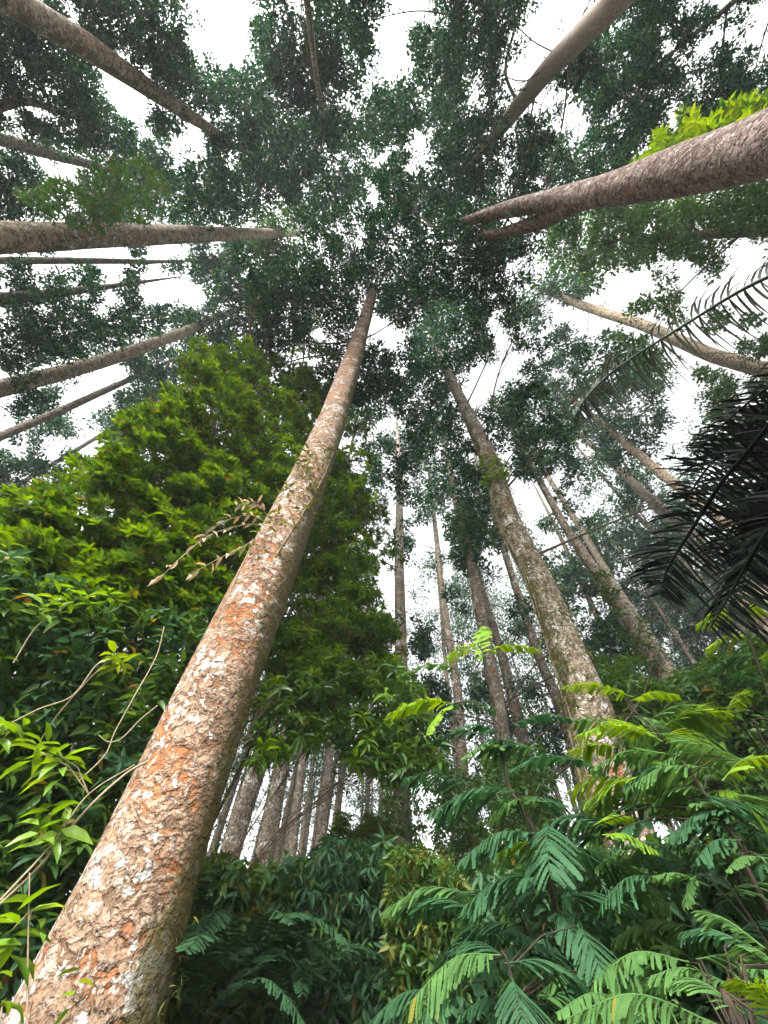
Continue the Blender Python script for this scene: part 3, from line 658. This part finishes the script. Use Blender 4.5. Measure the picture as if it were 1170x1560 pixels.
# ------------------------------------------------------------------ single shoots and vines, left foreground
def shoot(label, path, tips, mat, L=(.10, .16), wr=.34, smat=VINE, r=.004, k=7, name='leafy_shoot', cat='plant', hang=.25):
    pts = np.array([atR(*p) for p in path]); cv = catmull(pts, 8)
    zb = min(pts[0][2], pts[-1][2]); root = thing(name, label, cat, pts[0])
    m = MB(); m.tube(cv, np.linspace(r, r * .5, len(cv)), 6)
    C = np.array([atR(*p) for p in tips])
    for q in C:
        i = np.argmin(((cv - q) ** 2).sum(1))
        if np.linalg.norm(cv[i] - q) > .02: m.tube(np.array([cv[i], (cv[i] + q) / 2 + [0, 0, .03], q]), r * .6, 5)
    m.build('stem', smat, root)
    f = MB(); whorls(f, C, k, L, wr, .15, (0, 0, 1), .35, hang, .03); f.build('foliage', mat, root)
    return root
shoot('lime whorl of narrow leaves on a thin pale twig, high in the dark thicket', [(60,1130,3.3),(95,1080,3.2),(150,1020,3.1),(170,1005,3.1)], [(172,1004,3.1),(185,1010,3.1)], L_LIME)
shoot('yellow green leaf cluster left of the main trunk below the bright broadleaf tree', [(20,1010,3.2),(60,950,3.2),(120,910,3.2)], [(85,908,3.2),(110,905,3.2),(135,915,3.2),(165,908,3.2),(90,935,3.2),(60,930,3.2)], L_SHOOT)
shoot('bright leaf cluster touching the left edge beside a curving twig', [(-40,1180,2.8),(-10,1140,2.8),(20,1110,2.8)], [(5,1105,2.8),(25,1120,2.8),(-5,1130,2.8)], L_SHOOT)
shoot('fresh green rosettes halfway along the long pale vine', [(0,1372,2.6),(80,1285,2.6),(135,1210,2.6),(205,1165,2.65)], [(60,1145,2.6),(90,1150,2.6),(95,1170,2.6),(75,1240,2.6),(85,1275,2.6),(60,1275,2.6)], L_SHOOT, r=.005)
shoot('three pointed bright leaves at lower left on a thin upright stem', [(40,1600,2.3),(42,1480,2.3),(45,1330,2.3)], [(35,1400,2.3),(40,1430,2.3),(20,1415,2.3)], L_SHOOT, k=4, L=(.1,.15))
shoot('blurred lime grass-like leaves in the bottom left corner', [(-40,1640,1.7),(-5,1570,1.7),(5,1525,1.7)], [(-5,1530,1.7),(10,1548,1.7)], L_SHOOT, k=5, L=(.06,.11), wr=.22)
shoot('small green sprig springing from the bark near the bottom of the main trunk', [(112,1520,2.52),(118,1500,2.5)], [(116,1505,2.5)], L_SHOOT, k=4, L=(.06,.1), wr=.2)
shoot('green leaf sprays leaning across the right edge of the main trunk, upper part', [(600,900,4.6),(575,760,4.2),(545,700,3.9)], [(535,680,3.7),(550,690,3.8),(520,690,3.6),(560,710,3.9),(515,735,3.5),(535,740,3.6),(550,730,3.8),(570,760,3.9)], L_SHOOT, k=8, L=(.14,.2))
def vine(label, path, r=.004, mat=VINE):
    cv = catmull(np.array([atR(*p) for p in path]), 8); root = thing('hanging_vine', label, 'vine', cv[0]); m = MB(); m.tube(cv, r, 6); m.build('stem', mat, root)
vine('long pale vine curving up from the left edge towards the main trunk', [(-30,1405,2.7),(60,1320,2.7),(130,1235,2.7),(190,1180,2.75),(225,1160,2.8)], .006)
vine('looping thin vine in front of the dark thicket above the long pale vine', [(120,1190,3),(160,1150,3),(175,1115,3),(205,1060,3),(238,1000,3.1),(250,955,3.1)], .004)
vine('fine crossing vine loop near the left side of the main trunk', [(150,1120,3),(165,1130,3),(185,1125,3),(215,1095,3),(240,1075,3)], .0035)
vine('thin twig arching out of the dark thicket near the left edge', [(0,1110,3),(60,1080,3),(110,1060,3),(145,1015,3),(160,1008,3)], .004)

# dry brown spray and climbers on the main trunk
def pinnate(mb, path, n, L, wr, dn=.35):
    cv = catmull(path, 10); tt = nrm(np.gradient(cv, axis=0)); i = np.linspace(4, len(cv) - 1, n).astype(int)
    s_ = nrm(np.cross(tt[i], np.array([0, 0, 1.0])) + 1e-6)
    sg = np.where(np.arange(n) % 2, 1, -1)[:, None]
    D = s_ * sg * .9 + tt[i] * .55 + np.array([0, 0, -dn]) + rng.normal(size=(n, 3)) * .35
    leaves(mb, cv[i], D, np.array([0, 0, 1.]) + rng.normal(size=(n, 3)) * .3, rng.uniform(*L, n), wr * np.mean(L))
    return cv
er = thing('epiphyte', 'spray of dry pale brown leaves hanging off the left side of the main trunk', 'plant', atR(405, 800, 2.85))
em = MB(); es = MB()
for pth in ([(408,800,2.85),(370,800,2.8),(320,815,2.75),(275,850,2.7),(240,885,2.7)], [(408,805,2.85),(375,830,2.8),(335,850,2.75),(290,875,2.72)], [(405,795,2.85),(380,785,2.8),(340,795,2.8),(300,825,2.75)], [(410,790,2.85),(390,765,2.8),(360,770,2.8)]):
    cv = pinnate(em, np.array([atR(*p) for p in pth]), 13, (.09, .15), .27); es.tube(cv, np.linspace(.005, .002, len(cv)), 5)
em.build('foliage', L_DRY, er); es.build('stem', VINE, er)
def climber(label, tree, z0, z1, n, mat, L, wr, a_off=(-1.2, 1.2), stem=2, name='climbing_vine', lift=.04, hang=.6, k=4, sr=.006):
    A, RA = tree['A'], tree['R']; zb = z0
    cpt = lambda z: np.array([np.interp(z, A[:, 2], A[:, j]) for j in range(3)])
    root = thing(name, label, 'vine', cpt(z0)); mb = MB(); sm = MB()
    z = rng.uniform(z0, z1, n); C = []
    for zz in z:
        c_ = cpt(zz); r_ = float(np.interp(zz, A[:, 2], RA)); a_ = math.atan2(-c_[1], -c_[0]) + rng.uniform(*a_off)
        C.append(c_ + np.array([math.cos(a_), math.sin(a_), 0]) * (r_ + rng.uniform(.01, lift)))
    C = np.array(C); whorls(mb, C, k, L, wr, .1, (0, 0, 1), .6, hang, .05); mb.build('foliage', mat, root)
    for s_ in range(stem):
        zz = np.linspace(z0 - (1 if s_ == 0 else 0), z1, 40); a1 = rng.uniform(*a_off); pts = []
        for i, q in enumerate(zz):
            c_ = cpt(q); r_ = float(np.interp(q, A[:, 2], RA)); a_ = math.atan2(-c_[1], -c_[0]) + a1 + .5 * math.sin(q * .8 + s_ * 2) ; pts.append(c_ + np.array([math.cos(a_), math.sin(a_), 0]) * (r_ + .008))
        sm.tube(np.array(pts), sr, 5)
    sm.build('stem', VINE, root)
climber('sparse creeper with small green leaves on the main trunk just above the dry brown spray', T['main'], 4.6, 7.2, 60, L_OLIVE, (.07, .13), .3, (-1.0, .6))
climber('tangled pale creeper strands wound over the thick grey brown trunk right of centre', T['B'], 3.5, 12, 320, L_OLIVE, (.07, .15), .2, (-1.4, 1.4), stem=5, lift=.05, hang=.9)
climber('green tuft of climber leaves on the upper part of the creeper wrapped trunk', T['B'], 10.2, 11.4, 40, L_SHOOT, (.12, .22), .3, (-.8, 1.0), lift=.2)
climber('leafy vine curtain draping the straight upright grey trunk', T['V'], 3.0, 10.5, 520, L_UNDER, (.12, .24), .36, (-1.6, 1.6), stem=4, lift=.45, hang=.7, k=5)
climber('dark ivy sleeve high on the reddish scaly middle trunk', T['S'], 14, 17.5, 420, L_BLUE, (.14, .26), .45, (-3.1, 3.1), stem=2, lift=.7, k=6)
climber('mossy green climber along the mossy speckled trunk on the right', T['P'], 4, 11, 160, L_UNDER, (.12, .2), .4, (-1.5, 1.5), stem=2, lift=.15, k=5)
climber('thin moss and grass blades along the shaded right edge of the main trunk', T['main'], 1.2, 3.4, 60, L_OLIVE, (.03, .07), .14, (.9, 1.6), stem=1, lift=.02, k=4, sr=.002)

# ------------------------------------------------------------------ saplings with comb-like fronds
def frond(B, Tt, hw, mat, parent, npin=15, sag=.12, down=.34, name='frond', seed=None):
    """B base, Tt tip (world); hw: half width in metres"""
    B = np.asarray(B, float); Tt = np.asarray(Tt, float); Ln = np.linalg.norm(Tt - B)
    mid = (B + Tt) / 2 + np.array([0, 0, sag * Ln]); cv = catmull([B, mid, Tt], 14); tt = nrm(np.gradient(cv, axis=0))
    mb = MB(); mb.tube(cv, np.linspace(.0028, .001, len(cv)), 5)
    u = np.linspace(.14, .97, npin); i = (u * (len(cv) - 1)).astype(int)
    prof = np.sin(np.pi * np.clip(u * .86 + .1, 0, 1)) ** .6
    sp = Ln / npin
    for sgn in (1, -1):
        s_ = nrm(np.cross(tt[i], np.array([0, 0, 1.0])) + 1e-6) * sgn
        D0 = nrm(s_ * .75 + tt[i] * .55 + np.array([0, 0, -down * .5]) + rng.normal(size=(npin, 3)) * .09)
        L_ = hw * prof * rng.uniform(.88, 1.1, npin)
        wd = sp * .43 * rng.uniform(.85, 1.1, npin)
        # strap of five stations bending down, rounded end
        st = np.linspace(0, 1, 17); ww = np.clip(.45 + st * 3, 0, 1) * np.clip((1.06 - st) * 6, 0, 1) ** .6 * np.where(np.arange(17) % 2, 1.0, .8)
        n0 = nrm(np.cross(D0, nrm(np.cross(tt[i], D0) + 1e-6)))
        side = nrm(tt[i] - D0 * np.sum(tt[i] * D0, 1, keepdims=True))
        P = cv[i][:, None] + D0[:, None] * (L_[:, None] * st)[..., None] + np.array([0, 0, -1.0]) * (down * .6 * L_[:, None] * st ** 2)[..., None]
        a = P + side[:, None] * (wd[:, None] * ww)[..., None]; b = P - side[:, None] * (wd[:, None] * ww)[..., None]
        tw = rng.normal(size=(npin, 1, 1)) * .35 * wd[:, None, None]; rp = (np.where(np.arange(17) % 2, 1, -1) * .16)[None, :, None] * wd[:, None, None]
        a = a + n0[:, None] * (tw + rp); b = b - n0[:, None] * (tw - rp); c0 = P - n0[:, None] * wd[:, None, None] * .22
        v = np.stack([a, c0, b], 2).reshape(npin, -1, 3); k = v.shape[1]
        q = np.array([[3 * j + e, 3 * j + e + 1, 3 * j + e + 4, 3 * j + e + 3] for j in range(16) for e in (0, 1)])
        mb.add(v.reshape(-1, 3), (q[None] + (np.arange(npin) * k)[:, None, None]).reshape(-1, 4))
    return mb.build(name, mat, parent)
def pxm(px, py, R):                        # metres per photo px there
    d = R / np.hypot(*ray(px, py)[:2]); return d / (F / float(ray(px, py) @ fw))
def sapling(label, stem, fr, r=.008, base=None, fill=None):
    fr = list(fr)
    for (poly, cnt, Ra, Rb, mts, la, lb) in (fill or ()):
        poly = np.array(poly, float); got = 0
        while got < cnt:
            x, y = rng.uniform(poly[:, 0].min(), poly[:, 0].max()), rng.uniform(poly[:, 1].min(), poly[:, 1].max())
            if not inpoly(np.array([x]), np.array([y]), poly)[0]: continue
            l = rng.uniform(la, lb); an = rng.choice([rng.uniform(-.5, .45), math.pi + rng.uniform(-.45, .5)])
            fr.append((x, y, x + l * math.cos(an), y + l * math.sin(an) * .8 + 14, l * rng.uniform(.26, .36), mts[rng.integers(len(mts))], rng.uniform(Ra, Rb), rng.uniform(-.2, .12))); got += 1
    pts = np.array([atR(*p) for p in stem]); zg = float(ground_z(pts[0][0], pts[0][1]))
    root = thing('fern_leaved_sapling', label, 'plant', (pts[0][0], pts[0][1], zg))
    pts = np.r_[[[pts[0][0], pts[0][1], zg - .05]], pts] if pts[0][2] > zg + .1 else pts
    cv = catmull(pts, 8); m = MB(); m.tube(cv, np.linspace(r, r * .35, len(cv)), 7)
    for (bx, by, tx, ty, hw, mt, R, dR) in fr:
        B = atR(bx, by, R); i = np.argmin(((cv - B) ** 2).sum(1))
        m.tube(np.array([cv[max(i - 3, 0)], (cv[i] + B) / 2 + [0, 0, .015], B]), [.0028, .0022, .002], 5)
    m.build('stem', DARKSTEM, root)
    for (bx, by, tx, ty, hw, mt, R, dR) in fr:
        B = atR(bx, by, R); Tt = atR(tx, ty, R + dR); h = hw * 1.35 * pxm((bx + tx) / 2, (by + ty) / 2, R)
        npin = int(np.clip(np.hypot(tx - bx, ty - by) / 4.6, 14, 44))
        frond(B, Tt, h, {'D': L_MD, 'M': L_MM, 'L': L_ML}[mt], root, npin)
    return root
sapling('tallest fern-leaved sapling, dark stem rising in the middle with lime tip fronds',
        [(850,1400,2.5),(830,1300,2.5),(800,1240,2.5),(770,1180,2.5),(757,1080,2.5),(738,1000,2.5),(730,985,2.5)],
        [(728,985,677,1003,16,'L',2.5,-.1),(740,992,823,991,10,'L',2.5,.1),(700,1020,604,1030,8,'M',2.5,-.2),(735,1010,735,955,14,'L',2.5,.2),
         (690,1072,588,1090,18,'L',2.45,-.15),(690,1074,650,1120,14,'L',2.4,-.15),(680,1075,755,1084,12,'D',2.5,.1),(765,1118,690,1112,12,'D',2.5,-.2),(740,1120,655,1132,12,'D',2.45,-.1),(780,1104,880,1098,11,'D',2.5,.1),
         (796,1208,655,1238,40,'D',2.35,-.1),(875,1158,775,1175,16,'D',2.4,-.1),(820,1270,700,1312,44,'D',2.3,-.15),(824,1290,758,1300,18,'L',2.3,-.05),(835,1255,838,1335,42,'D',2.35,-.2),
         (830,1340,705,1382,52,'D',2.2,-.1),(845,1390,885,1445,28,'D',2.3,-.1),(860,1290,960,1335,42,'D',2.3,.1),(855,1368,978,1392,36,'D',2.25,.1)], r=.012,
        fill=[([(690,1280),(800,1240),(960,1250),(990,1400),(900,1500),(720,1440)], 20, 2.4, 2.9, 'DDDM', 80, 140), ([(660,1090),(820,1090),(860,1220),(700,1240)], 7, 2.5, 2.8, 'DM', 60, 110)])
sapling('low blue green sapling with broad drooping comb fronds at lower right of centre',
        [(800,1640,2.0),(790,1540,2.0),(775,1470,2.0),(765,1450,2.0)],
        [(762,1455,622,1530,60,'M',2.0,-.15),(768,1468,915,1512,44,'D',2.0,.05),(770,1460,700,1440,36,'D',2.05,.1),(880,1410,922,1492,34,'D',2.1,-.1),(700,1500,640,1560,40,'D',1.9,-.1),(780,1490,800,1570,40,'D',1.95,-.1)], r=.008,
        fill=[([(680,1450),(960,1430),(1000,1560),(650,1570)], 12, 2.1, 2.6, 'DDM', 90, 150)])
sapling('lime tipped sapling leaning left in front of the creeper wrapped trunk',
        [(1120,1330,2.6),(1080,1230,2.6),(1050,1180,2.6),(1000,1120,2.6),(955,1070,2.6)],
        [(965,1062,858,1046,14,'L',2.6,-.1),(960,1068,1035,1060,14,'L',2.6,.1),(1000,1118,878,1120,22,'L',2.5,-.2),(1010,1130,930,1098,26,'L',2.5,.1),(1010,1120,1060,1130,26,'L',2.55,.1),(1030,1150,900,1172,24,'M',2.45,-.1),
         (1045,1170,950,1200,30,'D',2.4,-.1),(1060,1180,1150,1165,30,'M',2.5,.1),(1080,1200,985,1235,28,'M',2.4,-.1),(1050,1190,1000,1160,24,'L',2.45,0),(1090,1230,1170,1215,30,'M',2.4,0),(940,1190,840,1150,14,'D',2.6,0)], r=.01,
        fill=[([(940,1085),(1060,1090),(1100,1240),(1000,1260),(930,1160)], 22, 2.4, 3.0, 'LMML', 70, 120)])
sapling('dark stemmed sapling at the right edge with mixed lime and mid green fronds',
        [(1190,1420,2.2),(1145,1312,2.2),(1100,1250,2.2),(1068,1200,2.2),(1040,1160,2.2)],
        [(1135,1222,1172,1270,26,'L',2.2,0),(1170,1308,1105,1328,18,'M',2.1,-.1),(1080,1350,995,1335,20,'M',2.1,-.05),(1060,1335,1045,1380,16,'M',2.1,-.05),(1005,1335,915,1378,38,'D',2.2,-.1),(918,1272,1002,1298,20,'L',2.2,-.1),(905,1258,962,1244,16,'L',2.25,0),
         (1110,1260,1020,1280,30,'D',2.2,-.1),(1130,1280,1060,1310,34,'D',2.15,-.1),(1150,1300,1190,1340,30,'D',2.1,0),(1060,1200,1000,1220,26,'M',2.2,0),(1100,1190,1180,1150,26,'L',2.3,.1),(1120,1240,1050,1225,22,'M',2.2,-.05),(1000,1250,930,1290,30,'D',2.3,-.1)], r=.01,
        fill=[([(1000,1180),(1170,1130),(1180,1420),(1060,1420),(980,1300)], 26, 2.2, 2.8, 'MDMLD', 80, 140)])
sapling('close broad green fronds spreading over the bottom right corner',
        [(1180,1700,1.35),(1150,1600,1.35),(1120,1560,1.35)],
        [(1110,1570,862,1552,62,'M',1.3,-.1),(1135,1545,1030,1488,34,'M',1.35,.05),(1165,1445,1070,1388,44,'M',1.6,.0),(1175,1475,1120,1440,26,'M',1.6,-.1),(1190,1545,1120,1490,34,'L',1.4,-.05),(1190,1560,1160,1500,30,'L',1.35,-.05),(1180,1470,1150,1445,20,'M',1.5,0)], r=.008,
        fill=[([(980,1440),(1170,1420),(1180,1560),(960,1570)], 12, 1.8, 2.3, 'MDM', 100, 160)])
sapling('lime fern-leaved sapling top against the dark palm at the right edge',
        [(1195,1180,3.0),(1180,1090,3.0),(1155,1010,3.0),(1130,940,3.0)],
        [(1130,936,1060,952,18,'L',3,-.15),(1132,934,1190,922,18,'L',3,.1),(1140,970,1075,988,15,'L',3,-.15),(1150,1000,1085,1018,18,'D',3,-.15),(1155,1005,1210,985,18,'L',3,.1),(1165,1040,1100,1035,16,'D',3,-.1),(1104,1098,1136,1052,24,'L',2.8,.05),(1100,1098,1060,1075,20,'L',2.8,0)], r=.007)

# ferns at the bottom
def fern(label, cx_, cy_, R, n, Ln, mat=L_FERN):
    c_ = atR(cx_, cy_, R); root = thing('fern', label, 'fern', (c_[0], c_[1], float(ground_z(c_[0], c_[1]))))
    for i in range(n):
        a_ = i * 6.28 / n + rng.uniform(-.3, .3); l = Ln * rng.uniform(.8, 1.15)
        tip = c_ + np.array([math.cos(a_) * l, math.sin(a_) * l, rng.uniform(-.1, .35) * l]); frond(c_, tip, l * .15, mat, root, 40, .22, .2)
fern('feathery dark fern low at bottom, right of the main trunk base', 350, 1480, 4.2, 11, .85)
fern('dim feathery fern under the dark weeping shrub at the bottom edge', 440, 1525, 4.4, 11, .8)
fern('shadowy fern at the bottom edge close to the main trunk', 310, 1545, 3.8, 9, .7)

# ------------------------------------------------------------------ palm at the right
base = atR(1420, 1180, 3.6); zg = float(ground_z(base[0], base[1]))
palm = thing('palm', 'shadowed feather palm at the right edge with dark overlapping fronds', 'palm', (base[0], base[1], zg))
crown_pt = np.array([base[0], base[1], 3.6])
m = MB(); zz = np.linspace(zg - .2, 3.7, 12); m.tube(np.stack([np.full(12, base[0]), np.full(12, base[1]), zz], -1), np.linspace(.2, .14, 12), 14, wob=.03); m.build('trunk', B_FAR, palm, smooth=True)
def palm_frond(path, n, left, right, L0, wd, mat, droop=.5, u0=.08, jitter=.1):
    """path (px, py, distance) from the palm outwards; left/right: photo-plane lean of the leaflets, L0: length px"""
    pts = np.array([atd(a_, b_, d_) for a_, b_, d_ in path]); cv = catmull(np.r_[[crown_pt], pts], 12)
    mb = MB(); mb.tube(cv, np.linspace(.018, .003, len(cv)), 7)
    k0 = 10; i = np.linspace(k0, len(cv) - 1, n).astype(int); Pb = cv[i]; pp = proj(Pb); dd = np.linalg.norm(Pb - CAM, axis=1)
    u = np.linspace(0, 1, n); prof = np.clip(.55 + 1.4 * u, 0, 1) * np.clip((1.12 - u) * 2.2, .25, 1)
    tt = nrm(np.gradient(cv, axis=0))[i]
    for sd_, lean in ((1, left), (-1, right)):
        if lean is None: continue
        lx = lean[0] + rng.normal(size=n) * jitter; ly = lean[1] + rng.normal(size=n) * jitter
        l = L0 * lean[2] * prof * rng.uniform(.85, 1.1, n)
        tip = atd(pp[:, 0] + lx * l * .8, pp[:, 1] + ly * l * .8, dd * (1 + lean[3]))
        D = tip - Pb; Lm = np.linalg.norm(D, axis=1); D = nrm(D)
        side = nrm(np.cross(D, np.cross(D, tt) * .4 + np.cross(tt, D) + (CAM - Pb) * .0 + rng.normal(size=(n, 3)) * .3))
        side = nrm(tt - D * np.sum(tt * D, 1, keepdims=True) + rng.normal(size=(n, 3)) * .35)
        st = np.array([0, .2, .5, .8, 1.0]); ww = np.array([.5, 1, .95, .55, .05])
        P = Pb[:, None] + D[:, None] * (Lm[:, None] * st)[..., None] + np.array([0, 0, -1.0]) * (droop * Lm[:, None] * st ** 2.2)[..., None]
        a = P + side[:, None] * (wd * ww)[None, :, None]; b = P - side[:, None] * (wd * ww)[None, :, None]
        v = np.stack([a, b], 2).reshape(n, -1, 3); k = v.shape[1]; q = np.array([[2 * j, 2 * j + 1, 2 * j + 3, 2 * j + 2] for j in range(4)])
        mb.add(v.reshape(-1, 3), (q[None] + (np.arange(n) * k)[:, None, None]).reshape(-1, 4))
    o = mb.build('frond', mat, palm); return o
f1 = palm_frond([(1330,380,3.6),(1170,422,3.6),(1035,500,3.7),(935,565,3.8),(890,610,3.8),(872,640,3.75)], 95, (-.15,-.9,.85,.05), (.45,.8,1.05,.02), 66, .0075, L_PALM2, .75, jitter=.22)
f1['label'] = 'arching pale grey green palm frond with hanging leaflets'
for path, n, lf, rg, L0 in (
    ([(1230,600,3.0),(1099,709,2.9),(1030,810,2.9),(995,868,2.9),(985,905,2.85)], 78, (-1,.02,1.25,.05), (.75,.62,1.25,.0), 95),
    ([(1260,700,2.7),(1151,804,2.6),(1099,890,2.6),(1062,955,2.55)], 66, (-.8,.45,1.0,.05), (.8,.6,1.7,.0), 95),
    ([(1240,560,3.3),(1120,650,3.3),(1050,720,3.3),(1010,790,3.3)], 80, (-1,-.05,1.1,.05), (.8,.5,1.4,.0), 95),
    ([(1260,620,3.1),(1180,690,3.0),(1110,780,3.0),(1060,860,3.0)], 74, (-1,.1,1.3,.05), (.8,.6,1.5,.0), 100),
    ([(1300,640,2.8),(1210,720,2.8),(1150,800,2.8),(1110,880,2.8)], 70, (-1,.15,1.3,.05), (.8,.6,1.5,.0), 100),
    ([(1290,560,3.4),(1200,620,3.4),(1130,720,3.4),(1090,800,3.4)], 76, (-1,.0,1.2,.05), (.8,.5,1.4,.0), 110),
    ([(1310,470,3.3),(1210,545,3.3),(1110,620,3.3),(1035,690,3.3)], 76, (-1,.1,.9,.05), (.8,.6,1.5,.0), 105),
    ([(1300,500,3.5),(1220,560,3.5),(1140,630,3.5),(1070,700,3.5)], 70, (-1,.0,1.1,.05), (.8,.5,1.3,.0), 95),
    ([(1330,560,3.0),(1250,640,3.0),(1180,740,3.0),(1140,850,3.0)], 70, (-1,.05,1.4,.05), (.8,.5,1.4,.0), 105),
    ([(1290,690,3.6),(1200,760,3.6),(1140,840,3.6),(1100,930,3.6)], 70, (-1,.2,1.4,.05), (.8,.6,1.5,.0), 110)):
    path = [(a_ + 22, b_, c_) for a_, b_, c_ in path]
    palm_frond(path, n, lf, rg, L0 * .86, .0078, L_PALM_SHADE, .26, jitter=.15)
